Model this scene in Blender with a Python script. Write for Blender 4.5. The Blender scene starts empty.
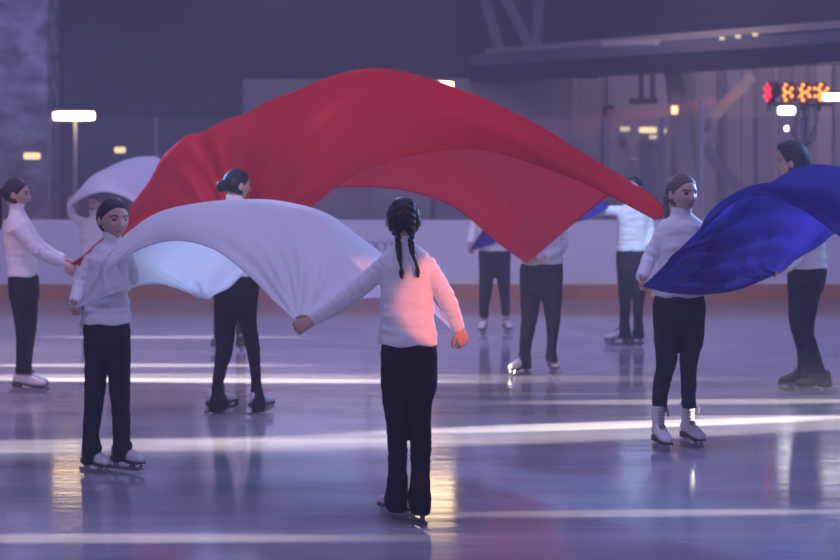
import bpy, math, random
from mathutils import Vector as Ve, Matrix, noise
random.seed(4)
F = 1983.0      # focal length in pixels of the 840 wide frame
HC = 1.635      # camera height
SC = bpy.context.scene
COL = SC.collection
PI = math.pi
R = math.radians

def P(px, py, Y):
    return Ve(((px - 420) * Y / F, Y, HC + (170 - py) * Y / F))

# ------------------------------------------------------------------ materials
def nodes(name):
    m = bpy.data.materials.new(name); m.use_nodes = True
    nt = m.node_tree; nt.nodes.clear()
    o = nt.nodes.new('ShaderNodeOutputMaterial')
    return m, nt, o

def N(nt, t, **kw):
    n = nt.nodes.new(t)
    for k, v in kw.items():
        if k in n.inputs.keys(): n.inputs[k].default_value = v
        else: setattr(n, k, v)
    return n

def bump(nt, bsdf, scale, strength, dist=0.01, stretch=(1, 1, 1), detail=4.0):
    tc = N(nt, 'ShaderNodeTexCoord'); mp = N(nt, 'ShaderNodeMapping')
    mp.inputs['Scale'].default_value = stretch
    nz = N(nt, 'ShaderNodeTexNoise', Scale=scale, Detail=detail)
    b = N(nt, 'ShaderNodeBump', Strength=strength, Distance=dist)
    nt.links.new(tc.outputs['Object'], mp.inputs[0]); nt.links.new(mp.outputs[0], nz.inputs['Vector'])
    nt.links.new(nz.outputs['Fac'], b.inputs['Height']); nt.links.new(b.outputs[0], bsdf.inputs['Normal'])
    return nz

def mat(name, col, rough=0.6, metal=0.0, spec=0.5, bmp=None, mott=None, attr=None, sheen=0.0, coat=0.0):
    m, nt, o = nodes(name)
    b = N(nt, 'ShaderNodeBsdfPrincipled', Roughness=rough, Metallic=metal)
    b.inputs['Base Color'].default_value = (*col, 1)
    b.inputs['Specular IOR Level'].default_value = spec
    if sheen: b.inputs['Sheen Weight'].default_value = sheen
    if coat: b.inputs['Coat Weight'].default_value = coat
    if bmp: bump(nt, b, *bmp)
    if mott:   # (scale, dark factor, stretch)
        tc = N(nt, 'ShaderNodeTexCoord'); mp = N(nt, 'ShaderNodeMapping'); mp.inputs['Scale'].default_value = mott[2]
        nz = N(nt, 'ShaderNodeTexNoise', Scale=mott[0], Detail=6.0)
        cr = N(nt, 'ShaderNodeValToRGB')
        cr.color_ramp.elements[0].position = .35; cr.color_ramp.elements[1].position = .68
        cr.color_ramp.elements[0].color = (*[c * mott[1] for c in col], 1); cr.color_ramp.elements[1].color = (*col, 1)
        nt.links.new(tc.outputs['Object'], mp.inputs[0]); nt.links.new(mp.outputs[0], nz.inputs['Vector'])
        nt.links.new(nz.outputs['Fac'], cr.inputs[0]); nt.links.new(cr.outputs[0], b.inputs['Base Color'])
    if attr:
        a = N(nt, 'ShaderNodeAttribute', attribute_name=attr)
        nt.links.new(a.outputs['Color'], b.inputs['Base Color'])
    nt.links.new(b.outputs[0], o.inputs[0])
    return m

def emit(name, col, s):
    m, nt, o = nodes(name)
    e = N(nt, 'ShaderNodeEmission', Strength=s); e.inputs[0].default_value = (*col, 1)
    nt.links.new(e.outputs[0], o.inputs[0]); return m

def cloth_mat(name, col, tcol, fac=.4, gloss=.05):
    m, nt, o = nodes(name)
    d = N(nt, 'ShaderNodeBsdfDiffuse'); d.inputs[0].default_value = (*col, 1)
    t = N(nt, 'ShaderNodeBsdfTranslucent'); t.inputs[0].default_value = (*tcol, 1)
    mx = N(nt, 'ShaderNodeMixShader'); mx.inputs[0].default_value = fac
    g = N(nt, 'ShaderNodeBsdfGlossy', Roughness=.45); g.inputs[0].default_value = (*[min(1, c * 1.5 + .1) for c in col], 1)
    m2 = N(nt, 'ShaderNodeMixShader'); m2.inputs[0].default_value = gloss
    bump(nt, d, 9.0, .25, .02, (1, 1, 1), 3.0)
    nt.links.new(d.outputs[0], mx.inputs[1]); nt.links.new(t.outputs[0], mx.inputs[2])
    nt.links.new(mx.outputs[0], m2.inputs[1]); nt.links.new(g.outputs[0], m2.inputs[2])
    nt.links.new(m2.outputs[0], o.inputs[0]); return m

M = {}
M['jacket'] = mat('white_fleece', (.74, .74, .76), .8, bmp=(160, .25, .004), sheen=.2)
M['trouser'] = mat('black_stretch', (.009, .009, .014), .8, spec=.12, bmp=(120, .2, .003))
M['trouser_soft'] = mat('charcoal_stretch', (.016, .017, .026), .8, spec=.25, bmp=(120, .2, .003))
M['skin'] = mat('skin', (.5, .3, .23), .5, attr='tint', spec=.35)
M['hair'] = mat('dark_hair', (.012, .010, .012), .55, spec=.3, bmp=(60, .6, .006, (1, 1, .25)))
M['hair_braid'] = mat('braided_hair', (.018, .012, .012), .55, spec=.3, bmp=(55, .7, .008))
M['hair_light'] = mat('ash_brown_hair', (.10, .075, .06), .55, spec=.3, bmp=(60, .6, .006, (1, 1, .25)))
M['boot'] = mat('white_leather', (.72, .70, .70), .45, bmp=(40, .15, .004))
M['boot_black'] = mat('black_leather', (.015, .015, .02), .4)
M['sole'] = mat('brown_sole', (.09, .06, .05), .5)
M['steel'] = mat('blade_steel', (.55, .55, .58), .28, metal=1.0)
M['lace'] = mat('grey_lace', (.25, .24, .26), .8)
M['white_cloth'] = cloth_mat('white_silk', (.86, .84, .88), (.82, .84, .88), .42, .04)
M['red_cloth'] = cloth_mat('red_silk', (.52, .008, .022), (.60, .035, .055), .45, .05)
M['blue_cloth'] = cloth_mat('blue_silk', (.05, .05, .30), (.08, .08, .66), .42, .07)
M['boards'] = mat('white_boards', (.72, .70, .72), .45, mott=(.7, .93, (1, 1, 1)))
M['kick'] = mat('orange_kick_strip', (.52, .22, .09), .5, mott=(1.5, .8, (1, 1, 1)))
M['concrete'] = mat('blue_grey_concrete', (.27, .27, .35), .9, mott=(3.2, .25, (1, 1, 1.5)), bmp=(6, .4, .03))
M['dark_wall'] = mat('dark_hall_wall', (.05, .045, .06), .9, mott=(.3, .8, (1, 1, 1)))
M['tent'] = mat('pale_hall_wall', (.42, .38, .37), .85, mott=(.5, .85, (1, 1, .3)))
M['corr'] = mat('grey_panel', (.38, .34, .36), .7, mott=(.8, .8, (1, 1, .2)))
M['panel_light'] = mat('beige_panel', (.48, .43, .38), .7)
M['steel_grey'] = mat('painted_steel', (.16, .15, .18), .55)
M['steel_beige'] = mat('beige_steel', (.40, .34, .29), .6)
M['steel_dark'] = mat('dark_steel', (.035, .035, .045), .5)
M['black'] = mat('black_housing', (.01, .01, .012), .45)
M['lamp_warm'] = emit('warm_tube', (1, .70, .36), 12)
M['lamp_small'] = emit('warm_bulb', (1, .70, .36), 1.5)
M['lamp_dim'] = emit('dim_bulb', (1, .8, .55), .8)
M['lamp_white'] = emit('cool_lamp', (.93, .95, 1), 9)
M['led_amber'] = emit('amber_led', (1, .42, .05), 2.0)
M['led_red'] = emit('red_led', (1, .03, .06), 2.6)
M['red_lens'] = emit('glowing_red_lens', (1, .01, .04), .22)
M['ink'] = mat('board_ink', (.24, .25, .32), .6)

def ice_material():
    m, nt, o = nodes('ice')
    b = N(nt, 'ShaderNodeBsdfPrincipled', Roughness=.16, IOR=1.42)
    b.inputs['Specular IOR Level'].default_value = .5
    tc = N(nt, 'ShaderNodeTexCoord')
    def tex(scale, stretch, detail=6.0, rot=0):
        mp = N(nt, 'ShaderNodeMapping'); mp.inputs['Scale'].default_value = stretch; mp.inputs['Rotation'].default_value = (0, 0, rot)
        nz = N(nt, 'ShaderNodeTexNoise', Scale=scale, Detail=detail)
        nt.links.new(tc.outputs['Object'], mp.inputs[0]); nt.links.new(mp.outputs[0], nz.inputs['Vector'])
        return nz
    a = tex(1.1, (.35, 1.6, 1)); c = tex(5.0, (.4, 1.8, 1), 8.0, .2)
    cr = N(nt, 'ShaderNodeValToRGB')
    cr.color_ramp.elements[0].position = .34; cr.color_ramp.elements[0].color = (.27, .255, .30, 1)
    cr.color_ramp.elements[1].position = .70; cr.color_ramp.elements[1].color = (.46, .44, .50, 1)
    nt.links.new(a.outputs['Fac'], cr.inputs[0])
    # skate scratches: fine lines of scraped ice running several ways
    prev = None
    for rot, sc in ((.15, (1.2, 26, 1)), (-.35, (1.0, 22, 1)), (.9, (1.4, 20, 1))):
        z = tex(1.0, sc, 3.0, rot)
        r = N(nt, 'ShaderNodeValToRGB'); r.color_ramp.elements[0].position = .66; r.color_ramp.elements[1].position = .78
        nt.links.new(z.outputs['Fac'], r.inputs[0])
        if prev is None: prev = r.outputs[0]
        else:
            ad = N(nt, 'ShaderNodeMath', operation='MAXIMUM'); nt.links.new(prev, ad.inputs[0]); nt.links.new(r.outputs[0], ad.inputs[1]); prev = ad.outputs[0]
    ml = N(nt, 'ShaderNodeMath', operation='MULTIPLY'); nt.links.new(prev, ml.inputs[0]); ml.inputs[1].default_value = .55
    mx = N(nt, 'ShaderNodeMix', data_type='RGBA'); mx.inputs['B'].default_value = (.78, .77, .82, 1)
    mx.inputs[7].default_value = (.78, .77, .82, 1)
    nt.links.new(ml.outputs[0], mx.inputs[0]); nt.links.new(cr.outputs[0], mx.inputs[6])
    nt.links.new(mx.outputs[2], b.inputs['Base Color'])
    rr = N(nt, 'ShaderNodeMapRange'); rr.inputs[1].default_value = .3; rr.inputs[2].default_value = .7
    rr.inputs[3].default_value = .06; rr.inputs[4].default_value = .15
    nt.links.new(c.outputs['Fac'], rr.inputs[0]); nt.links.new(rr.outputs[0], b.inputs['Roughness'])
    h = tex(7.0, (.25, 1.0, 1), 5.0)
    bp = N(nt, 'ShaderNodeBump', Strength=.22, Distance=.005)
    nt.links.new(h.outputs['Fac'], bp.inputs['Height']); nt.links.new(bp.outputs[0], b.inputs['Normal'])
    nt.links.new(b.outputs[0], o.inputs[0]); return m
M['ice'] = ice_material()

# ------------------------------------------------------------------ mesh helpers
def catmull(pts, sub):
    """pts: list of tuples/vectors of equal length -> denser list"""
    n = len(pts); out = []
    if n == 2:
        for k in range(sub + 1):
            t = k / sub; out.append([a * (1 - t) + b * t for a, b in zip(pts[0], pts[1])])
        return out
    for i in range(n - 1):
        p0 = pts[max(i - 1, 0)]; p1 = pts[i]; p2 = pts[i + 1]; p3 = pts[min(i + 2, n - 1)]
        for k in range(sub):
            t = k / sub
            out.append([.5 * (2 * b + (c - a) * t + (2 * a - 5 * b + 4 * c - d) * t * t + (3 * b - a - 3 * c + d) * t ** 3)
                        for a, b, c, d in zip(p0, p1, p2, p3)])
    out.append(list(pts[-1])); return out

class MB:
    def __init__(s): s.v = []; s.f = []
    def add(s, vs, fs):
        o = len(s.v); s.v += [Ve(v) for v in vs]; s.f += [tuple(i + o for i in f) for f in fs]; return s
    def rings(s, rs, cap=True):
        n = len(rs[0]); vs = [p for r in rs for p in r]; fs = []
        for i in range(len(rs) - 1):
            for j in range(n):
                k = (j + 1) % n
                fs.append((i * n + j, i * n + k, (i + 1) * n + k, (i + 1) * n + j))
        if cap:
            for base, r, fl in ((0, rs[0], True), ((len(rs) - 1) * n, rs[-1], False)):
                c = sum((Ve(p) for p in r), Ve()) / n; ci = len(vs); vs.append(c)
                for j in range(n):
                    k = (j + 1) % n
                    fs.append((ci, base + k, base + j) if fl else (ci, base + j, base + k))
        return s.add(vs, fs)
    def limb(s, pts, rad, n=12, sub=4, flat=1.0):
        data = catmull([(*p, r) for p, r in zip(pts, rad)], sub)
        ps = [Ve(d[:3]) for d in data]; rs = [d[3] for d in data]
        rings = []; t0 = (ps[1] - ps[0]).normalized()
        ref = Ve((0, 1, 0)) if abs(t0.y) < .8 else Ve((1, 0, 0))
        u = (ref - t0 * ref.dot(t0)).normalized()
        for i, p in enumerate(ps):
            t = (ps[min(i + 1, len(ps) - 1)] - ps[max(i - 1, 0)]).normalized()
            u = (u - t * u.dot(t)).normalized(); w = t.cross(u)
            rings.append([p + (u * math.cos(a) * flat + w * math.sin(a)) * rs[i] for a in (2 * PI * k / n for k in range(n))])
        return s.rings(rings)
    def ell(s, c, r, m=None, nu=16, nv=10):
        rs = []
        for i in range(nv + 1):
            th = PI * (i + .02 * (i == 0) - .02 * (i == nv)) / nv
            rs.append([Ve((r[0] * math.sin(th) * math.cos(2 * PI * k / nu), r[1] * math.sin(th) * math.sin(2 * PI * k / nu), r[2] * math.cos(th))) for k in range(nu)])
        rs = rs[::-1]
        if m is not None: rs = [[m @ p for p in q] for q in rs]
        return s.rings([[p + Ve(c) for p in q] for q in rs])
    def box(s, c, d, m=None):
        vs = [Ve((x * d[0] / 2, y * d[1] / 2, z * d[2] / 2)) for x in (-1, 1) for y in (-1, 1) for z in (-1, 1)]
        if m is not None: vs = [m @ v for v in vs]
        return s.add([v + Ve(c) for v in vs], [(0, 1, 3, 2), (4, 6, 7, 5), (0, 4, 5, 1), (2, 3, 7, 6), (0, 2, 6, 4), (1, 5, 7, 3)])
    def prism(s, poly, y0, y1):
        """poly in the xz plane, extruded along y"""
        n = len(poly)
        vs = [(x, y0, z) for x, z in poly] + [(x, y1, z) for x, z in poly]
        fs = [tuple(range(n)), tuple(range(2 * n - 1, n - 1, -1))] + [(i, i + n, (i + 1) % n + n, (i + 1) % n) for i in range(n)]
        return s.add(vs, fs)

def mesh(name, vs, fs, smooth=True):
    me = bpy.data.meshes.new(name); me.from_pydata([tuple(v) for v in vs], [], fs); me.update()
    if smooth: me.polygons.foreach_set('use_smooth', [True] * len(me.polygons))
    return me

def link(name, me, m, parent=None, base=None):
    o = bpy.data.objects.new(name, me); COL.objects.link(o)
    if m is not None and len(me.materials) == 0: me.materials.append(m)
    if parent is not None: o.parent = parent
    if base is not None: o.location = base
    return o

def build(name, mb, m, parent=None, smooth=False, base=Ve((0, 0, 0))):
    return link(name, mesh(name, [v - base for v in mb.v], mb.f, smooth), m, parent)

def remesh(mb, vox, it=4, fac=.5):
    """union of the closed shells in mb as one continuous surface -> (verts, faces)"""
    me = mesh('tmp', mb.v, mb.f); o = bpy.data.objects.new('tmp', me); COL.objects.link(o)
    md = o.modifiers.new('r', 'REMESH'); md.mode = 'VOXEL'; md.voxel_size = vox
    if it: sm = o.modifiers.new('s', 'SMOOTH'); sm.factor = fac; sm.iterations = it
    dg = bpy.context.evaluated_depsgraph_get(); ev = o.evaluated_get(dg)
    r = bpy.data.meshes.new_from_object(ev)
    vs = [v.co.copy() for v in r.vertices]; fs = [tuple(p.vertices) for p in r.polygons]
    bpy.data.objects.remove(o); bpy.data.meshes.remove(me); bpy.data.meshes.remove(r)
    return vs, fs

def normals(vs, fs):
    ns = [Ve((0, 0, 0)) for _ in vs]
    for f in fs:
        a, b, c = vs[f[0]], vs[f[1]], vs[f[2]]
        n = (b - a).cross(c - a)
        for i in f: ns[i] += n
    return [n.normalized() if n.length > 0 else n for n in ns]

def tag(o, label=None, cat=None, group=None, kind=None):
    if label: o['label'] = label
    if cat: o['category'] = cat
    if group: o['group'] = group
    if kind: o['kind'] = kind
    return o

def empty(name, loc, label, cat, group=None):
    o = bpy.data.objects.new(name, None); COL.objects.link(o); o.location = loc; o.empty_display_size = .1
    return tag(o, label, cat, group)

# ------------------------------------------------------------------ heads
def g(x, s): return math.exp(-(x / s) ** 2)

def head_pt(d, off=0.0):
    """unit head, height 1, facing -y; d a unit direction; off grows the surface outwards"""
    x, y, z = d[0] * (.355 + off), d[1] * (.43 + off), d[2] * (.5 + off)
    t = max(0.0, -z / .5)
    x *= 1 - .34 * t ** 1.6
    if y > 0: y *= 1 - .55 * t
    else: y *= 1 - .10 * t ** 2
    if z > 0: x *= 1 + .04 * g(z - .2, .2)
    if y < 0 and off <= 0.0:
        f = min(1.0, -y / .2); ax = abs(x); q = 0.0
        if -.17 < z < .06: q += .12 * g(x, .055) * ((.06 - z) / .2 if z > -.13 else max(0, (.17 + z) / .04) * .95)
        q += .025 * g(x, .09) * g(z + .13, .035)
        q -= .040 * g(ax - .155, .085) * g(z - .02, .055)
        q += .016 * g(ax - .14, .11) * g(z - .10, .035)
        q += .022 * g(x, .10) * (g(z + .235, .022) + g(z + .285, .024)) - .012 * g(x, .11) * g(z + .26, .012)
        q += .035 * g(x, .11) * g(z + .42, .07) - .012 * g(x, .14) * g(z + .345, .03)
        q += .018 * g(ax - .22, .09) * g(z + .10, .09)
        y -= q * f
    return Ve((x, y, z))

def hair_mask(d, short=False):
    """1 where the scalp carries hair pulled back from the face"""
    p = head_pt(d); f = -p.y; z = p.z
    if f > .09: e = z - (-.02 + .30 * min(1, (f - .09) / .25))
    else: e = z + (.30 if not short else .24) + .25 * (f + .0)
    n = noise.noise(Ve((d[0] * 9, d[1] * 9, d[2] * 9))) * .02
    er = g(p.x ** 2 ** .5 - .33, .09) if False else g(abs(p.x) - .34, .1) * g(p.y - .02, .075) * g(z + .03, .11)
    return max(0, min(1, .35 + (e + n) / .11)) * (1 - er)

def sphere_dirs(nu, nv):
    ds = []
    for i in range(nv + 1):
        th = PI * min(max(i, .08), nv - .08) / nv
        ds.append([(math.sin(th) * math.sin(2 * PI * k / nu), -math.sin(th) * math.cos(2 * PI * k / nu), math.cos(th)) for k in range(nu)])
    return ds[::-1]

# ------------------------------------------------------------------ hands
def hand(core, fing, wrist, d, nrm, side, s, curl=1.0):
    """palm into `core` (is merged with the body), five fingers into `fing`"""
    d = d.normalized(); nrm = (nrm - d * nrm.dot(d)).normalized(); sd = d.cross(nrm) * side
    L = .088 * s; W = .078 * s
    rs = []
    for t, w, th in ((-.25, .34, .72), (0, .40, .78), (.3, .46, .95), (.7, .52, .95), (1.0, .47, .8), (1.1, .3, .5)):
        c = wrist + d * L * t
        rs.append([c + sd * (math.cos(a) * W * w) + nrm * (math.sin(a) * .0155 * s * th) for a in (2 * PI * k / 14 for k in range(14))])
    core.rings(rs if side > 0 else [r[::-1] for r in rs])
    for k, (off, ln) in enumerate(((.36, .068), (.12, .077), (-.12, .071), (-.34, .056))):
        p = wrist + d * L * .86 + sd * W * off; dd = d.copy() + sd * (off * .14); dd.normalize(); pts = [p - d * .01 * s]; rr = [.0088 * s]
        pts.append(p); rr.append(.0090 * s); ang = 0
        for seg, a in ((.46, 38), (.31, 55), (.23, 40)):
            ang += R(a * curl * (.9 + .07 * k)); v = dd * math.cos(ang) + nrm * math.sin(ang)
            p = p + v * ln * s * seg; pts.append(p); rr.append((.0086, .0078, .0064)[len(pts) - 3] * s)
        fing.limb(pts, rr, 8, 3)
    p = wrist + d * L * .22 + sd * W * .42; v = (d * .72 + sd * .55 + nrm * .42).normalized()
    p1 = p + v * .036 * s; p2 = p1 + (v * .5 + d * .75 + nrm * .25 * curl - sd * .1 * curl).normalized() * .030 * s
    p3 = p2 + (d * .8 + nrm * .4 * curl - sd * .3 * curl).normalized() * .024 * s
    fing.limb([p - v * .008, p, p1, p2, p3], [.009 * s, .0115 * s, .0105 * s, .0095 * s, .0072 * s], 8, 3)

# ------------------------------------------------------------------ ice skates
def make_skate_meshes(boot_mat, high=True):
    """a figure skate, toe towards -y, blade bottom at z = 0, ankle over the origin"""
    mb = MB()
    def ring(c, a, b, n=16): return [Ve((c[0] + a * math.cos(2 * PI * k / n), c[1] + b * math.sin(2 * PI * k / n), c[2])) for k in range(n)]
    sh = [ring((0, .012, .085), .030, .048), ring((0, .008, .12), .034, .052), ring((0, .004, .155), .036, .050), ring((0, .008, .19), .039, .050), ring((0, .010, .225), .043, .052), ring((0, .010, .262), .046, .055)]
    mb.rings(sh if high else sh[:3])
    rs = []
    for y, w, z0, z1 in ((.062, .020, .085, .125), (.05, .030, .080, .15), (.02, .034, .078, .165), (-.03, .034, .066, .16), (-.08, .039, .056, .128), (-.125, .042, .052, .108), (-.165, .035, .053, .094), (-.182, .018, .058, .080)):
        cz = (z0 + z1) / 2; hz = (z1 - z0) / 2
        rs.append([Ve((w * math.copysign(abs(math.cos(a)) ** .8, math.cos(a)), y, cz + hz * math.copysign(abs(math.sin(a)) ** .8, math.sin(a)))) for a in (2 * PI * k / 16 for k in range(16))])
    mb.rings(rs[::-1])
    v, f = remesh(mb, .005, 5); boot = mesh('ice_skate', v, f); boot.materials.append(boot_mat)
    so = MB()
    def slab(rows, h):
        rr = []
        for y, w, z in rows: rr.append([Ve((-w, y, z)), Ve((w, y, z)), Ve((w, y, z - h)), Ve((-w, y, z - h))])
        so.rings(rr)
    slab([(.066, .024, .082), (.04, .033, .080), (0, .031, .077), (-.04, .031, .067), (-.08, .038, .058), (-.13, .042, .054), (-.17, .033, .055), (-.188, .016, .060)], .010)
    slab([(.066, .024, .072), (.04, .032, .071), (.0, .030, .069)], .022)
    sole = mesh('sole', so.v, so.f, False); sole.materials.append(M['sole'])
    bl = MB()
    pr = [(-.105, .006), (-.09, 0), (.10, 0), (.150, .002), (.168, .012), (.186, .010), (.190, .022), (.180, .03), (.176, .052), (.160, .052), (.155, .028), (.125, .020), (.120, .048), (.075, .050), (.070, .020), (-.005, .020), (-.015, .048), (-.055, .048), (-.06, .020), (-.10, .018)]
    bl.v += [Ve((xx, -y, z)) for xx in (-.0035, .0035) for y, z in pr]; n = len(pr)
    bl.f += [(i, (i + 1) % n, (i + 1) % n + n, i + n) for i in range(n)]
    bl.f += [tuple(range(n - 1, -1, -1)), tuple(range(n, 2 * n))]
    bl.box((0, .035, .049), (.036, .06, .004)); bl.box((0, -.12, .047), (.05, .09, .004))
    blade = mesh('blade', bl.v, bl.f, False); blade.materials.append(M['steel'])
    la = MB()
    for k in range(5):
        t = k / 4; y = -.075 + t * .026; z = .135 + t * .012
        la.limb([(-.02, y + .004, z), (0, y - .006, z + .012), (.02, y + .004, z + .006)], [.003] * 3, 6, 2)
    for k in range(5 if high else 0):
        z = .17 + k * .02
        la.limb([(-.024, -.040, z), (0, -.051, z + .004), (.024, -.040, z + .008)], [.003] * 3, 6, 2)
    if high: la.limb([(.01, -.052, .245), (.035, -.062, .25), (.05, -.05, .225), (.045, -.045, .20)], [.0035] * 4, 6, 3)
    if high: la.limb([(.01, -.052, .245), (.03, -.066, .235), (.036, -.06, .205)], [.0032] * 3, 6, 3)
    lace = mesh('laces', la.v, la.f); lace.materials.append(M['lace'])
    return boot, sole, blade, lace
SK_W = make_skate_meshes(M['boot'])
SK_WL = make_skate_meshes(M['boot'], False)
SK_B = make_skate_meshes(M['boot_black'], False)

# ------------------------------------------------------------------ people
def person(label, Y0, H, torso, pelvis, legs, arms, skates, hair='tail', hairmat='hair', jit=0.0, vox=.0055, wrinkle=1.0,
           tmat='trouser', black=False, skin=(.52, .32, .25), hs=.9, taill=None, shoulder_r=.052, low=True):
    """all rows are (y, x left, x right, half depth, depth shift) read across the figure at depth Y0"""
    zr = Ve(P((skates[0][0] + skates[1][0]) / 2, 170, Y0)); base = Ve((zr.x, Y0 + (skates[0][1] + skates[1][1]) / 2, 0))
    root = empty('person', base, label, 'person')
    def el(row, shrink=0.0, n=28, ex=2.3, dh=.1):
        py, xl, xr = row[:3]; hd = row[3] if len(row) > 3 and row[3] else None; dy = row[4] if len(row) > 4 else 0
        Y = Y0 + dy; c = P((xl + xr) / 2, py, Y); w = (xr - xl) / 2 * Y / F
        if hd is None: hd = w * 1.12 + .004
        w = max(w - shrink, .01); hd = max(hd - shrink, .01); out = []
        for k in range(n):
            a = 2 * PI * k / n; ca, sa = math.cos(a), math.sin(a)
            out.append(c + Ve((w * math.copysign(abs(ca) ** (2 / ex), ca), hd * math.copysign(abs(sa) ** (2 / ex), sa), 0)))
        return out
    def stack(mb, rows, shrink=0.0, ex=2.3):
        full = []
        rows = [tuple(r) + (None,) * (4 - len(r)) if len(r) < 4 else r for r in rows]
        rr = []
        for r in rows:
            r = list(r) + [0] * (5 - len(r)); w = (r[2] - r[1]) / 2 * (Y0 + r[4]) / F
            if r[3] is None: r[3] = w * 1.12 + .004
            rr.append(r)
        for r in catmull(rr, 4): full.append(el(r, shrink, ex=ex))
        if full[0][0].z > full[-1][0].z: full = full[::-1]
        mb.rings(full)
    hemy = torso[0][0]
    pelvis = [((r[0], r[1] + (r[2] - r[1]) * .05, r[2] - (r[2] - r[1]) * .05, (r[3] - .016) if len(r) > 3 else None) if r[0] < hemy else r) for r in pelvis]
    lr = pelvis[-1]; lc = (lr[1] + lr[2]) / 2; lw = (lr[2] - lr[1]) / 2; lh = lr[3] if len(lr) > 3 and lr[3] else .09; dpy = .045 * F / Y0
    pelvis = pelvis[:-1] + [(lr[0] - 1.3 * dpy, lr[1], lr[2], lh), (lr[0] - .2 * dpy, lc - lw * .76, lc + lw * .72, lh * .8), (lr[0] + .5 * dpy, lc - lw * .3, lc + lw * .3, lh * .45)]
    hx, hy, hH, yaw, pit, rol = H
    Hm = hH; hc = P(hx, hy, Y0 + 0)
    HM = Matrix.Translation(hc) @ Matrix.Rotation(R(yaw), 4, 'Z') @ Matrix.Rotation(R(pit), 4, 'X') @ Matrix.Rotation(R(rol), 4, 'Y')
    HS = HM @ Matrix.Scale(Hm, 4)
    # --- body: one continuous surface
    core = MB(); fing = MB()
    stack(core, torso, .018); stack(core, pelvis, .008, 2.2)
    nk = torso[-1]; nx = (nk[1] + nk[2]) / 2; ntop = HS @ Ve((0, .08, -.22))
    core.limb([P(nx, nk[0] + 6, Y0 + (nk[4] if len(nk) > 4 else 0)), ntop], [.047 * hs, .045 * hs], 14, 4)
    for lg in legs: stack(core, lg, .007, 2.0)
    J = []
    for arm in arms:
        pts = [P(a[0], a[1], Y0 + a[2]) for a in arm['pts']]
        J.append(pts)
        core.limb(pts, [.046 * hs, .036 * hs, .025 * hs], 12, 6)
    for arm, pts in zip(arms, J):
        if arm.get('to'): t = arm['to']; d = P(t[0], t[1], Y0 + t[2]) - pts[2]
        else: d = pts[2] - pts[1]
        hand(core, fing, pts[2] + d.normalized() * .018, d, Ve(arm.get('n', (0, 1, 0))), arm.get('side', 1), hs, arm.get('curl', 1.0))
    for (px, dy, yw, pt, sc, z0) in skates:
        m = Matrix.Rotation(R(yw), 3, 'Z'); c = Ve(((px - 420) * (Y0 + dy) / F, Y0 + dy, z0 + .098 * sc))
        core.ell(c + m @ Ve((0, -.045, -.01)), (.026 * sc, .085 * sc, .020 * sc), m)
    dsx = sphere_dirs(56, 44)
    hv = []
    for row in dsx: hv.append([HS @ head_pt(d) for d in row])
    core.rings(hv)
    for s in (-1, 1):
        me_ = Matrix.Rotation(R(18 * s), 3, 'Z'); c = Ve((s * .372, .02, -.035))
        core.ell(HS @ c, (.026 * Hm, .062 * Hm, .105 * Hm), HM.to_3x3() @ me_, 12, 8)
    v, f = remesh(core, vox, 3, .45)
    o = len(v); v += fing.v; f += [tuple(i + o for i in q) for q in fing.f]
    me = mesh('body', [q - base for q in v], f); me.materials.append(M['skin'])
    ca = me.color_attributes.new('tint', 'FLOAT_COLOR', 'POINT'); inv = HS.inverted()
    lip = (skin[0] * .75, skin[1] * .52, skin[2] * .55)
    for i, q in enumerate(v):
        c = skin
        if i < o and (q - hc).length < Hm * .75:
            l = inv @ q
            if l.y < -.12:
                ax = abs(l.x); ez = ((ax - .155) / .072) ** 2 + ((l.z - .012) / .034) ** 2
                bz = l.z - (.092 + .02 * (1 - ((ax - .15) / .1) ** 2))
                if ez < 1: c = (.012, .009, .009) if (ax - .155) ** 2 + (l.z - .012) ** 2 < .042 ** 2 or l.z > .028 else (.5, .46, .45)
                elif abs(bz) < .018 and .06 < ax < .25: c = (.03, .02, .018)
                elif (l.x / .10) ** 2 + ((l.z + .26) / .034) ** 2 < 1: c = lip
        ca.data[i].color = (*c, 1)
    bo = link('body', me, None, root)
    # --- jacket
    jk = MB(); stack(jk, torso, 0)
    ar = []
    for pts in J:
        e = pts[2] + (pts[2] - pts[1]).normalized() * .012
        jk.limb([pts[0], pts[1], e], [shoulder_r * hs / .9, .046 * hs / .9, .036 * hs / .9], 16, 8)
        ar.append((pts[0], pts[1], e))
    v, f = remesh(jk, vox * 1.15, 7, .5); ns = normals(v, f); out = []
    zt = max(p.z for p in v)
    for q, nn in zip(v, ns):
        a = 0.0
        near = 0.0
        for (s0, s1, s2) in ar:
            for (u0, u1, base_t) in ((s0, s1, 0), (s1, s2, 1)):
                ab = u1 - u0; t = (q - u0).dot(ab) / ab.length_squared
                if -.1 < t < 1.1:
                    dd = (q - u0 - ab * t).length
                    if dd < .062:
                        L = ab.length * t + base_t * .25
                        w = noise.noise(q * 9) * 3 + noise.noise(Ve((q.x * 25, q.y * 25, q.z * 25))) * 1.2
                        k = .35 + .65 * max(g(t - (.95 if base_t == 0 else .05), .35), g(t - .1, .25) * (base_t == 0) * .9)
                        near = max(near, 1); a += .0021 * k * math.sin(L * 2 * PI / .045 + w * 1.6)
        tz = (zt - q.z)
        ruf = noise.noise(Ve((q.x * 8, q.y * 8, q.z * 17)) + Ve((jit * 3, jit, 0))) * .0075 + noise.noise(Ve((q.x * 19, q.y * 19, q.z * 34))) * .0035
        wz = g(tz - .37, .10) * noise.noise(Ve((q.x * 6 + q.z * 9, q.y * 6, q.z * 34))) * .0065     # creases at the waist
        hemz = g(tz - .55, .14) * math.sin(math.atan2(q.y - Y0, q.x - zr.x) * 5 + noise.noise(q * 3) * 3) * .005
        a += (ruf + wz + hemz) * (1 - .6 * near)
        out.append(q + nn * a * wrinkle - base)
    jo = link('jacket', mesh('jacket', out, f), M['jacket'], root)
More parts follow.
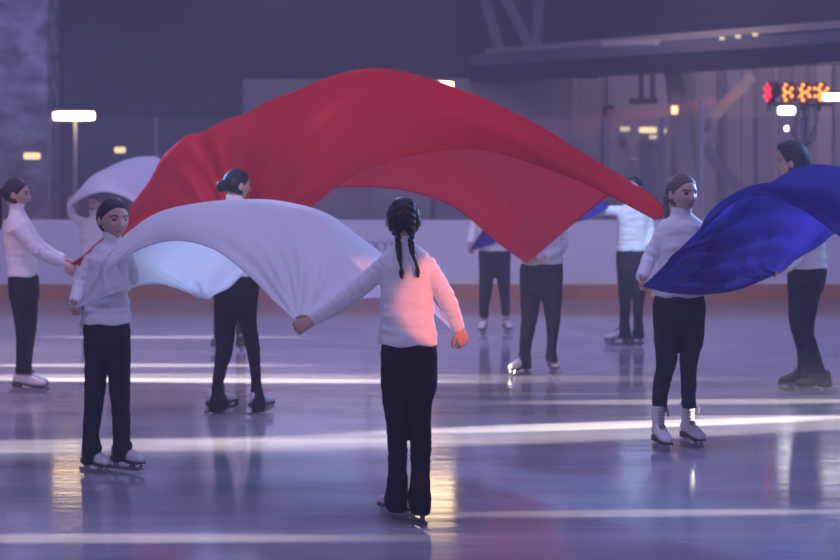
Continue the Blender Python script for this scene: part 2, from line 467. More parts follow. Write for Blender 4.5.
    # stand-up collar as a rolled band around the neck
    co = MB(); r0 = torso[-1]; cz = catmull([tuple(list(r) + [0] * (5 - len(r))) for r in torso[-2:]], 3)
    e0 = el(cz[-1], -.006); e1 = [p + Ve((0, 0, .022)) for p in e0]; e1 = [e1_ * 1.0 for e1_ in e1]
    em = [p + Ve((0, 0, -.012)) for p in e0]; cc = sum(e0, Ve()) / len(e0)
    e2 = [cc + (p - cc) * .86 + Ve((0, 0, .020)) for p in e0]; e3 = [cc + (p - cc) * .86 + Ve((0, 0, -.012)) for p in e0]
    co.rings([em, e0, e1, e2, e3], False)
    build('collar', co, M['jacket'], jo, True, base)
    # --- trousers
    tr = MB(); stack(tr, pelvis, 0, 2.2)
    for lg in legs: stack(tr, lg, 0, 2.0)
    v, f = remesh(tr, vox * 1.1, 8, .5); ns = normals(v, f)
    out = [q + nn * (noise.noise(Ve((q.x * 14, q.y * 14, q.z * 24 + jit))) * .004 + noise.noise(Ve((q.x * 7, q.y * 7, q.z * 60))) * .0035 * g(q.z - .3, .22)) - base for q, nn in zip(v, ns)]
    link('trousers', mesh('trousers', out, f), M[tmat], root)
    # --- hair
    short = hair == 'short'
    hr = MB(); rows = []
    for row in dsx:
        rr = []
        for d in row:
            k = hair_mask(d, short); of = -.035 + k * (.060 if not short else .075) + (.007 * math.sin(math.atan2(d[0], d[2] + .25) * 34 + noise.noise(Ve(d) * 4) * 3) if k > .6 else 0)
            p = head_pt(d, max(of, .0005) if k > .3 else of)
            if short and k > .3:
                top = max(0, p.z - .12) / .38; fr = max(0, -p.y / .36)
                p.z += .10 * top * (.7 + .9 * fr) + .012 * math.sin(d[0] * 30 + d[1] * 18) * top; p.y -= .07 * top * fr
                p.x *= 1 + .06 * top
            rr.append(HS @ p)
        rows.append(rr)
    hr.rings(rows)
    if hair == 'tail':
        b = HS @ Ve((0, .44, .12)); hr.ell(b, (.05 * Hm * 1.6,) * 3)
        t = taill or 1.1
        hr.limb([b, HS @ Ve((0, .54, .0)), HS @ Ve((0, .52, -.35 * t)), HS @ Ve((.0, .46, -.75 * t)), HS @ Ve((.0, .42, -1.05 * t))], [.05 * Hm, .10 * Hm, .11 * Hm, .08 * Hm, .02 * Hm], 12, 5)
    if hair == 'braid_low':
        hr.limb([HS @ Ve((.10, .30, -.10)), HS @ Ve((.22, .30, -.35)), HS @ Ve((.27, .20, -.55)), HS @ Ve((.28, .16, -.78)), HS @ Ve((.28, .15, -.95))], [.12 * Hm, .09 * Hm, .075 * Hm, .065 * Hm, .03 * Hm], 12, 5)
    if short:
        for q, r in (((-.10, -.26, .46), .13), ((.08, -.28, .47), .14), ((0, -.10, .53), .15), ((-.16, -.05, .46), .12), ((.16, -.05, .46), .12), ((0, -.36, .44), .10)):
            hr.ell(HS @ Ve(q), (r * Hm * 1.15, r * Hm * 1.3, r * Hm * .8), HM.to_3x3())
    if hair == 'bun':
        hr.ell(HS @ Ve((0, .50, -.05)), (.19 * Hm, .17 * Hm, .19 * Hm), HM.to_3x3())
    v, f = remesh(hr, min(vox, .0045), 2, .4)
    if hair == 'braids':       # rows of plaiting over the back of the scalp
        ns = normals(v, f); inv = HS.inverted(); w = []
        for q, nn in zip(v, ns):
            l = inv @ q; ax = abs(l.x)
            a = -.014 * g(ax, .022) + .03 * g(ax - .15, .09) * (1 + .7 * math.sin(l.z * 48 + (ax - .15) * 26)) - .02 * g(ax - .27, .02)
            w.append(q + nn * a * Hm)
        v = w
    ho = link('hair', mesh('hair', [q - base for q in v], f), M[hairmat], root)
    if hair == 'braids' or hair == 'side_braid':
        paths = [[(.15, .38, -.10), (.135, .43, -.42), (.12, .52, -.62), (.10, .58, -.80), (.07, .60, -1.0)],
                 [(-.15, .38, -.10), (-.145, .43, -.42), (-.17, .54, -.62), (-.23, .60, -.80), (-.28, .60, -.98)]]
        if hair == 'side_braid': paths = [[(-.20, .34, -.10), (-.30, .25, -.30), (-.36, .14, -.48), (-.385, .10, -.70), (-.385, .08, -.90)]]
        for pth in paths:
            br = MB(); pts = catmull([HS @ Ve(p) for p in pth], 5); n = len(pts)
            for i in range(n):
                p = Ve(pts[i]); t = (Ve(pts[min(i + 1, n - 1)]) - Ve(pts[max(i - 1, 0)])).normalized()
                q = t.to_track_quat('Z', 'Y').to_matrix(); sx = q @ Ve((1, 0, 0)); k = (1 if i % 2 else -1)
                w = (1 - .35 * i / n) * Hm
                br.ell(p + sx * k * .026 * w, (.05 * w, .048 * w, .085 * w), q @ Matrix.Rotation(R(28 * k), 3, 'Y'), 10, 8)
            e = Ve(pts[-1]); br.limb([e, e + Ve((0, 0, -.10 * Hm)), e + Ve((.004, 0, -.2 * Hm))], [.05 * Hm, .055 * Hm, .02 * Hm], 10, 3)
            v, f = remesh(br, .0028, 1, .3)
            link('braid', mesh('braid', [q - base for q in v], f), M[hairmat], ho)
    # --- skates
    for (px, dy, yw, pt, sc, z0) in skates:
        bt, so, bl, la = SK_B if black else (SK_WL if low else SK_W)
        loc = Ve(((px - 420) * (Y0 + dy) / F, Y0 + dy, z0))
        s = link('ice_skate', bt, None, root); s.location = loc - base; s.rotation_euler = (R(pt), 0, R(yw)); s.scale = (sc,) * 3
        link('sole', so, None, s); link('blade', bl, None, s); link('laces', la, None, s)
    return root

# 1  girl with two braids, back to the camera
person('girl with two long braids seen from behind in the centre, arms lowered', 9.28,
       (403.5, 221, .214, 183, -4, 0),
       [(344, 377, 438.5, .125), (330, 378.5, 437, .12), (312, 380.5, 434.5, .105), (296, 381, 432.5, .098), (280, 380.5, 433, .1), (266, 381.5, 432, .098), (256, 383, 430, .088), (250, 388.5, 423, .072), (245.5, 394.5, 416.5, .058), (240, 396.5, 413.5, .052)],
       [(332, 383, 434, .10), (346, 381, 437, .108), (365, 380.5, 437.5, .112), (385, 381, 437, .105), (400, 383, 433, .085)],
       [[(375, 380, 410), (390, 381, 409.5), (405, 383, 408.7), (425, 386, 408), (445, 387.5, 407.5), (465, 388, 407), (482, 387, 408, .065, .0), (500, 383.5, 408.5, .10, .02), (508, 386, 408, .09, .0), (512, 391, 407, .05, -.03)],
        [(375, 408, 438), (390, 407.5, 436), (405, 407, 432), (425, 408.5, 431.2), (445, 410, 431.2), (465, 410.5, 430), (482, 409.5, 430, .085, -.07), (498, 407.5, 431, .125, -.08), (509, 410, 431, .115, -.10), (514, 413, 430, .07, -.12)]],
       [dict(pts=[(389, 262, 0), (349, 296, .02), (315, 319, .05)], to=(302, 325, .05), n=(.35, .9, -.2), side=-1, curl=1.15),
        dict(pts=[(424, 262, 0), (445.5, 297, -.02), (457.5, 327, .03)], to=(463, 340, .06), n=(-.5, .85, 0), side=-1, curl=1.1)],
       [(399, .06, 214, 0, .88, 0), (420, -.08, 203, 0, .88, 0)], hair='braids', hairmat='hair_braid', vox=.0045, hs=.86)

# 2  dark haired girl on the left
person('dark haired girl at left holding the white flag corner low beside her hip', 10.74,
       (112.8, 219.5, .226, 36, 2, 0),
       [(323, 80.5, 132, .125), (312, 83, 130.5, .118), (295, 86, 127.5, .1), (278, 87.5, 127.5, .1), (264, 87.5, 129.5, .1), (255, 89, 130, .09), (248.5, 93, 127.5, .078), (243.5, 98.5, 124, .062), (239.5, 103.5, 121, .055), (235, 104, 120, .052)],
       [(314, 86, 128, .1), (326, 83.5, 130, .108), (342, 83.5, 130.5, .108), (356, 84.5, 130, .09)],
       [[(345, 84, 107), (365, 84.5, 107), (394, 84.5, 105), (415, 83.5, 102), (437, 82.5, 99.5), (450, 82, 102, .07), (464, 82, 95, .06)],
        [(345, 107, 130.5), (365, 107.5, 130.5), (394, 109.5, 130), (415, 111.5, 130), (437, 113, 130), (448, 112.5, 132, .07), (461, 112.5, 125, .06)]],
       [dict(pts=[(94, 257, 0), (81, 283, -.02), (75, 302, -.12)], to=(72.5, 311, -.2), n=(.8, -.5, 0), side=1),
        dict(pts=[(124.5, 257, 0), (131, 277, .09), (122, 288, .15)], to=(114, 290, .16), n=(-.3, 1, 0), side=-1)],
       [(90, .02, 48, 0, .87, 0), (120.5, .03, 56, 0, .9, 0.01)], hair='braid_low', vox=.0045, hs=.84, jit=3)

# 3  fair girl on the right with the blue flag
person('fair haired girl in white lace-up skates holding the tip of the blue flag', 11.66,
       (681.5, 194, .232, 34, 1, 0),
       [(296, 652, 706, .125), (282, 655, 704, .115), (264, 659, 700, .1), (248, 658.5, 702, .102), (232, 656.5, 705, .098), (224, 659, 702.5, .088), (218.5, 664.5, 698, .07), (214.5, 670, 693, .057), (211, 672, 690.5, .052)],
       [(288, 655, 703, .1), (302, 653, 705.5, .108), (318, 653, 705, .108), (330, 654, 703, .09)],
       [[(318, 653, 679), (340, 654, 679), (363, 656, 676.5), (380, 653.5, 671.5), (396, 652, 668), (411, 652.5, 667.5)],
        [(318, 679.5, 705), (340, 679.5, 703.5), (363, 680, 697.5), (380, 680.5, 696.5), (396, 681, 695.5), (408, 682, 697)]],
       [dict(pts=[(665, 231, 0), (650, 258, 0), (642, 277, -.1)], to=(640, 288, -.2), n=(.8, -.5, 0), side=1),
        dict(pts=[(698, 231, 0), (706, 256, .07), (704, 274, .16)], to=(703, 284, .18), n=(-1, -.2, 0), side=-1)],
       [(658.5, -.02, 14, 0, .95, 0), (688, .13, 22, 0, .95, 0)], hair='side_braid', hairmat='hair_light', low=False, vox=.0045, jit=7, skin=(.56, .37, .31))

# 4  woman with the bun
person('woman with a hair bun standing behind the white flag, facing away', 13.34,
       (236.5, 185.5, .222, 122, 4, 0),
       [(276, 215.5, 259.5, .125), (258, 217, 258, .115), (240, 216, 259, .11), (224, 213, 261, .105), (214, 216, 257, .095), (208.5, 223, 250, .07), (204, 227, 244.5, .056), (198, 227, 242.5, .052)],
       [(264, 217, 258, .11), (280, 215.5, 259, .118), (300, 215, 258, .118), (316, 215.5, 257, .10)],
       [[(305, 215, 237), (323, 215, 236), (350, 215.6, 233), (377, 213, 225), (392, 211, 224.5), (404, 208, 229, .10), (411, 208, 224, .09)],
        [(305, 236, 257.5), (323, 239.5, 257), (350, 246, 260), (377, 250.5, 261), (392, 250.5, 263), (404, 251, 266, .10), (411, 252, 264.5, .085)]],
       [dict(pts=[(218, 219, 0), (206, 250, .02), (203.5, 286, -.16)], to=(204, 301, -.26), n=(.7, -.5, .2), side=1),
        dict(pts=[(255, 219, 0), (263, 246, .04), (260, 258, .14)], to=(258, 268, .2), n=(-.4, .3, -1), side=-1)],
       [(216, .02, 125, -6, .95, 0.01), (257, 0, 145, -4, .95, 0)], hair='bun', tmat='trouser', vox=.006, hs=.94, jit=11)

# 5  woman in profile on the far left
person('ponytailed woman in profile at the left edge holding the red flag end', 14.6,
       (15.5, 194.5, .232, 92, 2, 0),
       [(276, 8.5, 38.5, .16), (264, 7.5, 37, .15), (250, 6, 36, .14), (238, 4.5, 35.5, .15), (229, 4, 34, .165), (221, 6, 30, .15), (215, 9, 26, .09), (210.5, 9.5, 24.5, .056), (205, 10, 24, .052)],
       [(268, 9, 37.5, .15), (281, 8.5, 38.5, .165), (297, 9.5, 38.5, .165), (308, 11, 37.5, .14)],
       [[(298, 10, 37, .085, -.085), (315, 13, 36, .08, -.085), (335, 16, 34, .068, -.085), (355, 16, 31, .06, -.085), (374, 15, 31.5, .06, -.085)],
        [(298, 11, 38, .085, .085), (315, 14.5, 37.5, .08, .085), (335, 18, 35.5, .068, .085), (355, 17.5, 32.5, .06, .085), (374, 17, 32, .06, .085)]],
       [dict(pts=[(17.5, 227, -.15), (38, 251, -.16), (61, 262, -.08)], to=(71, 267, -.06), n=(0, .5, -1), side=-1),
        dict(pts=[(20, 227, .15), (41, 247, .14), (63, 259, .06)], to=(73, 263, .03), n=(0, -.5, -1), side=1)],
       [(21.5, -.085, 88, 0, 1.0, 0), (24, .085, 84, 0, 1.0, 0)], hair='tail', vox=.006, hs=.95, jit=13, shoulder_r=.062)

# 6  young man on the right
person('short haired young man behind the blue flag in black skates', 14.6,
       (794, 163, .262, -116, 0, 0),
       [(268, 787.5, 826.5, .17), (256, 786.5, 825.5, .16), (240, 784, 823.5, .15), (224, 782, 822.5, .165), (210, 782.5, 821.5, .18), (200, 786, 818, .165), (193, 791, 812, .10), (188, 794, 810, .062), (181, 794, 809, .06)],
       [(258, 789, 825, .155), (271, 788, 826.5, .17), (290, 788, 822.5, .17), (302, 788, 819.5, .14)],
       [[(290, 788, 821, .09, -.09), (310, 788.5, 816.5, .085, -.09), (328, 790, 813, .075, -.09), (350, 798.5, 819, .068, -.09), (366, 801, 824, .068, -.09), (380, 805, 830.5, .07, -.09), (387, 819, 831.5, .055, -.09)],
        [(290, 789, 822, .09, .09), (310, 790, 817, .085, .09), (328, 791, 814, .075, .09), (350, 796.5, 815, .068, .09), (366, 797.5, 815, .068, .09), (378, 797, 814, .066, .09)]],
       [dict(pts=[(801, 206, -.16), (803, 244, -.2), (787, 267, -.33)], to=(775, 274.5, -.40), n=(0, .3, 1), side=1, curl=1.2),
        dict(pts=[(801, 206, .17), (806, 240, .22), (800, 262, .1)], to=(792, 270, .05), n=(.2, -.9, -.3), side=-1)],
       [(822, -.1, -84, 0, 1.08, 0), (805, .1, -88, 0, 1.08, 0)], hair='short', tmat='trouser_soft', black=True, vox=.006, hs=1.08, jit=17)

# 7  skater gripping the red flag in the middle
person('skater gripping the red flag tip, head hidden behind the red cloth', 15.9,
       (545, 189, .225, -12, 0, 0),
       [(264, 519.5, 563.5, .125), (255, 520.5, 563, .12), (240, 521, 563, .11), (226, 520, 564, .105), (218, 523, 561, .095), (212, 531, 553, .07), (208, 536, 550, .056), (203, 537, 549, .052)],
       [(256, 521, 562, .11), (267, 520, 563, .118), (283, 519.5, 562.5, .118), (297, 521, 561, .095)],
       [[(286, 520, 541), (300, 520, 540.5), (320, 521, 537.5), (340, 519.5, 532.5), (352, 519, 531), (362, 517.5, 531.5, .09), (369, 521, 532, .06, .04)],
        [(286, 541, 562.5), (300, 542, 562), (320, 545.5, 560.5), (340, 547, 557.5), (350, 546, 556.5), (361, 545.5, 558.5, .09)]],
       [dict(pts=[(526, 223, 0), (521, 246, 0), (524.5, 258, -.16)], to=(528, 262, -.24), n=(.7, 0, .3), side=1),
        dict(pts=[(559, 223, 0), (562, 246, 0), (546, 257, -.16)], to=(533, 263, -.22), n=(-.2, -.5, .6), side=-1)],
       [(523.5, 0, -42, 0, .95, 0), (552, .14, 8, 0, .95, 0)], hair='bun', tmat='trouser_soft', vox=.0065, jit=19)

# 8  skater far back, left of the middle one
person('distant skater by the boards, torso hidden behind the red flag', 19.9,
       (493, 187, .215, -10, 0, 0),
       [(251, 477.5, 511.5, .125), (240, 478.5, 510.5, .115), (226, 478.5, 510, .11), (214, 478, 511, .105), (207, 481, 508, .095), (202, 488, 500.5, .06), (197, 489, 499, .052)],
       [(244, 479, 510, .11), (254, 478.5, 511, .118), (268, 479, 510, .11), (276, 480, 509, .09)],
       [[(266, 479, 495), (290, 479, 492.5), (308, 479, 489), (318, 480, 489)], [(266, 494, 510.5), (290, 498.5, 510), (306, 501, 510), (316, 501.5, 510)]],
       [dict(pts=[(481, 211, 0), (473, 229, 0), (470, 243, -.1)], to=(469, 252, -.16), n=(.8, -.4, 0), side=1),
        dict(pts=[(508, 211, 0), (516, 226, 0), (514, 214, -.1)], to=(516, 206, -.16), n=(-.8, -.4, 0), side=-1)],
       [(484, 0, -12, 0, .95, 0), (506, .1, 12, 0, .95, 0)], hair='bun', tmat='trouser_soft', vox=.007, jit=23)

# 9  skater far back in pale jacket, between the red tip and the fair girl
person('distant skater in a pale jacket stretching one arm out beneath the blue cloth', 18.6,
       (633.5, 188, .22, -38, 0, 0),
       [(251, 616, 648.5, .125), (240, 617.5, 647.5, .115), (226, 617.5, 648, .11), (214, 617, 649.5, .105), (207, 621, 646, .095), (202, 628, 640, .06), (198, 628.5, 639.5, .052)],
       [(243, 617.5, 647.5, .11), (254, 616, 648.5, .118), (270, 616.5, 648, .118), (279, 617.5, 647, .09)],
       [[(268, 616.5, 633.5), (290, 618, 632), (308, 619.5, 630.5), (322, 619.5, 629.5), (338, 616.5, 632, .1)], [(268, 631, 648), (290, 632.5, 646), (308, 633, 643.5), (322, 633.5, 643), (338, 632, 645, .1)]],
       [dict(pts=[(622, 211, 0), (602, 211, 0), (583, 216, -.1)], to=(575, 217, -.16), n=(0, -.4, -.8), side=1),
        dict(pts=[(645, 211, 0), (650, 230, 0), (649, 246, -.08)], to=(649, 256, -.1), n=(-.8, -.4, 0), side=-1)],
       [(622, 0, -70, 0, .95, 0), (638, .1, -40, 0, .95, 0)], hair='bun', tmat='trouser_soft', vox=.007, jit=29)

# 10  child far back on the left lifting the pale cloth
person('distant child lifting one hand to hold up the far white cloth', 20.5,
       (94.5, 204, .195, -20, 0, 0),
       [(262, 78.5, 108.5, .12), (250, 80, 106.5, .11), (238, 80, 106, .1), (226, 80, 107, .1), (220.5, 83, 104.5, .09), (216.5, 89, 99.5, .055), (212, 89.5, 99, .05)],
       [(255, 80, 106.5, .1), (264, 79, 108, .11), (276, 79.5, 107.5, .11), (282, 80, 107, .09)],
       [[(275, 79.5, 94), (295, 81, 93), (310, 82, 91), (320, 82.5, 90.5)], [(275, 93, 107.5), (295, 95, 107), (310, 96, 105), (320, 96.5, 104.5)]],
       [dict(pts=[(83.5, 222, 0), (73.5, 217, 0), (70, 207, -.05)], to=(69, 200, -.06), n=(.8, -.4, .2), side=1),
        dict(pts=[(104, 222, 0), (114, 218, 0), (119, 209, -.05)], to=(121, 201, -.06), n=(-.8, -.4, .2), side=-1)],
       [(86.5, 0, -10, 0, .9, 0), (100.5, .08, 10, 0, .9, 0)], hair='bun', hairmat='hair_light', tmat='trouser_soft', vox=.007, hs=.85, jit=31)

# 11  skater standing right behind the woman with the bun
person('distant skater hidden behind the woman with the bun, only lower legs showing', 18.0,
       (230, 188, .215, 0, 0, 0),
       [(256, 212, 248, .125), (244, 214, 246.5, .115), (230, 214, 246, .11), (217, 213, 247, .105), (209, 217, 243, .09), (204, 223.5, 236.5, .06), (199, 224, 235.5, .052)],
       [(249, 214, 246, .11), (260, 212.5, 247.5, .118), (275, 213, 247.5, .118), (285, 213.5, 246.5, .09)],
       [[(274, 213, 230), (300, 213.5, 227), (320, 213.5, 224), (335, 213.5, 223), (347, 213.5, 224)], [(274, 230, 247.5), (300, 233, 246.5), (320, 235.5, 246), (335, 236, 245.5), (347, 235.5, 246.5)]],
       [dict(pts=[(216, 213, 0), (209, 232, 0), (213, 244, -.1)], to=(218, 250, -.16), n=(0, -.6, -.5), side=1),
        dict(pts=[(244, 213, 0), (251, 232, 0), (247, 244, -.1)], to=(242, 250, -.16), n=(0, -.6, -.5), side=-1)],
       [(218.5, 0, -10, 0, .95, 0), (241, .0, 10, 0, .95, 0)], hair='bun', tmat='trouser_soft', black=True, vox=.0075, jit=37)

# ------------------------------------------------------------------ flags
def cloth(name, grid, mt, label, gathers=(), amp=.05, nu=150, nv=90, seed=0, low=.02, group=None, hem=.006, cat='flag'):
    rows = [[P(*q) for q in col] for col in grid]         # grid[u][v]
    nU, nV = len(rows), len(rows[0])
    def lerp_list(lst, t):
        n = len(lst) - 1; x = t * n; i = min(int(x), n - 1); f = x - i
        a, b, c, d = lst[max(i - 1, 0)], lst[i], lst[i + 1], lst[min(i + 2, n)]
        return .5 * (2 * b + (c - a) * f + (2 * a - 5 * b + 4 * c - d) * f * f + (3 * b - a - 3 * c + d) * f ** 3)
    S = []
    for i in range(nu + 1):
        u = i / nu; S.append([lerp_list([lerp_list([rows[k][j] for k in range(nU)], u) for j in range(nV)], v / nv) for v in range(nv + 1)])
    out = [[None] * (nv + 1) for _ in range(nu + 1)]
    for i in range(nu + 1):
        for j in range(nv + 1):
            a = S[min(i + 1, nu)][j] - S[max(i - 1, 0)][j]; b = S[i][min(j + 1, nv)] - S[i][max(j - 1, 0)]
            n = a.cross(b); n = n.normalized() if n.length > 1e-9 else Ve((0, 0, 1))
            p = S[i][j]; u = i / nu; v = j / nv; d = 0.0
            for (gu, gv, st, cnt, reach) in gathers:
                q = S[round(gu * nu)][round(gv * nv)]; r = (p - q).length
                ang = math.atan2((v - gv) * 1.0, (u - gu) * 1.6 + 1e-6)
                d += amp * st * min(1, r / .25) * math.exp(-(r / reach) ** 1.5) * (math.sin(ang * cnt + noise.noise(p * 2.0 + Ve((seed, 0, 0))) * 2.5) * .7 + .5 * math.sin(ang * cnt * 2.3 + seed))
            d += low * noise.noise(p * 1.7 + Ve((seed, seed, 0)))
            e = min(u, 1 - u, v, 1 - v)
            out[i][j] = p + n * d * min(1, .25 + e * 12)
    vs = [p for r in out for p in r]; w = nv + 1
    fs = [(i * w + j, (i + 1) * w + j, (i + 1) * w + j + 1, i * w + j + 1) for i in range(nu) for j in range(nv)]
    base = sum((Ve(p) for p in vs), Ve()) / len(vs)
    o = link(name, mesh(name, [p - base for p in vs], fs), mt); o.location = base
    tag(o, label, cat, group)
    if hem:
        h = MB()
        edge = [out[i][0] for i in range(nu + 1)] + [out[nu][j] for j in range(1, nv + 1)] + [out[i][nv] for i in range(nu - 1, -1, -1)] + [out[0][j] for j in range(nv - 1, 0, -1)]
        h.limb(edge + [edge[0]], [hem] * (len(edge) + 1), 6, 1)
        build('hem', h, mt, o, True, base)
    return o

cloth('white_flag', [
    [(76, 307.5, 10.50), (98, 299, 10.42), (120, 290.5, 10.48), (160, 283, 11.6), (203, 298.5, 13.12)],
    [(100, 277.5, 10.42), (103, 267, 10.42), (112, 256, 10.5), (150, 262, 11.4), (214, 296, 12.95)],
    [(134, 251.5, 10.3), (133, 237, 10.38), (146, 223, 10.6), (182, 240, 11.4), (228, 289, 12.6)],
    [(172, 240, 10.15), (170, 221, 10.25), (185, 206, 10.6), (220, 224, 11.3), (247, 272, 12.1)],
    [(212, 247.5, 9.95), (220, 222, 10.1), (238, 199.5, 10.5), (265, 216, 11.0), (290, 257, 11.4)],
    [(246, 272, 9.75), (266, 238, 9.9), (288, 205, 10.25), (315, 217, 10.7), (345, 251, 10.9)],
    [(276, 302, 9.5), (306, 266, 9.65), (336, 228, 9.9), (370, 243, 10.1), (400, 268, 10.1)],
    [(301, 325, 9.33), (332, 303, 9.5), (372, 297.5, 9.62), (418, 303, 9.6), (460, 336, 9.36)]],
    M['white_cloth'], 'large white flag billowing in the foreground between the left girl and the braided girl',
    ((1, 0, .5, 16, .5), (0, 1, 1.7, 15, .7), (0, 0, .35, 12, .45), (1, 1, .3, 12, .4)), .04, seed=2)

cloth('red_flag', [
    [(258, 268, 13.58), (215, 245, 13.75), (170, 240, 14.0), (115, 243, 14.3), (68, 266, 14.58)],
    [(272, 240, 13.65), (232, 185, 13.8), (174, 151, 13.95), (148, 190, 14.3), (105, 256, 14.6)],
    [(286, 224, 13.6), (262, 152, 13.65), (236, 117, 13.9), (232, 150, 14.5), (220, 215, 14.9)],
    [(311, 206, 13.5), (306, 130, 13.5), (300, 87.5, 13.8), (305, 130, 14.5), (310, 190, 15.1)],
    [(372, 166, 13.3), (375, 105, 13.4), (380, 69.5, 13.7), (385, 120, 14.5), (390, 188, 15.3)],
    [(470, 149, 13.0), (470, 117, 13.0), (474, 94, 13.3), (465, 140, 14.4), (452, 206, 15.5)],
    [(570, 177, 12.5), (562, 157, 12.6), (560, 140, 12.9), (530, 175, 14.3), (497, 241, 15.6)],
    [(655, 219, 12.05), (664, 209, 12.15), (628, 186, 12.8), (586, 213, 14.4), (526, 263, 15.62)]],
    M['red_cloth'], 'huge red flag arching high over the skaters in the middle',
    ((0, 0, 1.0, 17, .85), (0, 1, .8, 15, .8), (1, 1, 1.0, 24, .8)), .055, seed=5, low=.015, nu=190, nv=110)

cloth('blue_flag', [
    [(644, 286, 11.42), (670, 292, 11.33), (704, 293.5, 11.34), (740, 288.5, 12.6), (775, 273, 14.3)],
    [(681, 250, 11.32), (690, 256, 11.28), (710, 264, 11.33), (745, 268, 12.6), (783, 267, 14.15)],
    [(716, 214, 11.2), (727, 217, 11.3), (745, 225, 11.6), (772, 240, 12.9), (800, 257, 13.95)],
    [(757, 195, 11.05), (752, 188, 11.25), (773, 194, 11.8), (798, 219, 12.9), (818, 246, 13.8)],
    [(799, 207, 10.9), (794, 182, 11.0), (800, 174.5, 11.6), (825, 200, 12.7), (838, 232, 13.6)],
    [(845, 239, 10.8), (842, 190, 10.9), (845, 168, 11.5), (860, 195, 12.6), (870, 240, 13.4)],
    [(905, 285, 10.7), (900, 220, 10.8), (905, 185, 11.4), (915, 225, 12.4), (925, 285, 13.2)]],
    M['blue_cloth'], 'deep blue flag in the right foreground held by the fair haired girl',
    ((0, 0, 1.0, 13, 1.6), (0, 1, .8, 13, 1.2)), .06, seed=9, low=.0)

cloth('white_cloth', [
    [(68, 207, 20.35), (68, 204, 20.4), (69, 201, 20.5), (73, 197, 20.8)],
    [(86, 196, 20.1), (86, 188, 20.2), (88, 180.5, 20.5), (96, 176, 21.2)],
    [(103, 191.5, 20.0), (104, 181, 20.1), (104, 172.5, 20.4), (119, 163, 21.2)],
    [(120, 194.5, 20.0), (120, 186, 20.1), (123, 178, 20.4), (143, 157, 21.2)],
    [(134, 202, 20.0), (138, 196, 20.1), (143, 190, 20.4), (163, 161, 21.2)],
    [(170, 228, 20.0), (175, 222, 20.1), (180, 215, 20.5), (195, 192, 21.2)]],
    M['white_cloth'], 'distant white cloth lifted above the far child at left',
    ((0, 0, .6, 9, .5),), .03, 70, 40, seed=12)

cloth('blue_cloth', [
    [(469, 252, 19.74), (475, 249, 19.72), (484, 246, 19.7), (494, 243, 19.72)],
    [(488, 226, 19.6), (494, 218, 19.5), (502, 212, 19.5), (512, 207, 19.5)],
    [(528, 203, 19.2), (534, 195, 19.1), (542, 190, 19.1), (554, 188, 19.1)],
    [(562, 206, 18.8), (570, 198, 18.7), (580, 192, 18.8), (595, 192, 18.8)],
    [(574, 221, 18.42), (584, 219.5, 18.4), (595, 215, 18.42), (608, 207, 18.45)]],
    M['blue_cloth'], 'distant blue cloth held between two far skaters behind the red flag',
    ((0, 0, .6, 9, .5), (1, 0, .6, 9, .5)), .03, 70, 30, seed=15)

# ------------------------------------------------------------------ the hall
def struct(name, mb, m, smooth=False):
    return tag(build(name, mb, m, None, smooth), kind='structure')

YB = 24.93                                   # the rink boards
fl = MB().box((0, 20, -.05), (60, 52, .1)); struct('floor', fl, M['ice'])
zt = P(0, 222, YB).z
struct('wall_back', MB().box((0, YB + .10, zt / 2), (40, .2, zt)), M['boards'])
struct('baseboard_back', MB().box((0, YB - .012, .10), (40, .024, .20)), M['kick'])
struct('trim_1', MB().box((0, YB + .10, zt + .012), (40, .2, .024)), M['boards'])
gm, nt, o = nodes('plexiglass')
tr_ = N(nt, 'ShaderNodeBsdfTransparent'); tr_.inputs[0].default_value = (.97, .97, .98, 1)
gl = N(nt, 'ShaderNodeBsdfGlossy', Roughness=.06); df = N(nt, 'ShaderNodeBsdfDiffuse'); df.inputs[0].default_value = (.6, .6, .65, 1)
m1 = N(nt, 'ShaderNodeMixShader'); m1.inputs[0].default_value = .02; m2 = N(nt, 'ShaderNodeMixShader'); m2.inputs[0].default_value = .05
nt.links.new(tr_.outputs[0], m1.inputs[1]); nt.links.new(df.outputs[0], m1.inputs[2]); nt.links.new(m1.outputs[0], m2.inputs[1]); nt.links.new(gl.outputs[0], m2.inputs[2]); nt.links.new(m2.outputs[0], o.inputs[0])
gx = [-40, 48, 155, 262, 369, 476, 573, 606, 663, 703, 757, 804, 862]
gtop = P(0, 117, YB).z
for i in range(len(gx) - 1):
    x0 = P(gx[i], 0, YB).x + .02; x1 = P(gx[i + 1], 0, YB).x - .02
    struct('window_%d' % (i + 1), MB().box(((x0 + x1) / 2, YB + .1, (zt + .04 + gtop) / 2), (x1 - x0, .012, gtop - zt - .04)), gm)
for i, x in enumerate(gx[1:-1]):
    h = P(0, 100 if x == 703 else 117, YB).z
    struct('trim_%d' % (i + 2), MB().box((P(x, 0, YB).x, YB + .1, (zt + .04 + h) / 2), (.045, .06, h - zt - .04)), M['steel_grey'] if x != 703 else mat('pale_post', (.34, .32, .37), .4))
# lettering on the boards
fc = bpy.data.curves.new('board_lettering', 'FONT'); fc.body = 'OXYM'; fc.size = .18; fc.extrude = .002
to = bpy.data.objects.new('board_lettering', fc); COL.objects.link(to)
dg = bpy.context.evaluated_depsgraph_get(); tm = bpy.data.meshes.new_from_object(to.evaluated_get(dg)); bpy.data.objects.remove(to)
to = link('board_lettering', tm, M['ink']); to.location = P(359, 250.5, YB - .006); to.rotation_euler = (PI / 2, 0, 0)
tag(to, 'dark grey letters printed on the white rink boards behind the braided girl', 'lettering')

YW = 36.0
struct('wall_rear', MB().box((0, YW, 5), (60, .3, 10)), M['dark_wall'])
# rough concrete column at the left
xl, xr = P(-60, 0, 27).x, P(47, 0, 27).x
struct('wall_left', MB().box(((xl + xr) / 2, 27.4, 4), (xr - xl, .8, 8)).box((xr - .02, 27.4, 4), (.06, .84, 8)), M['concrete'])
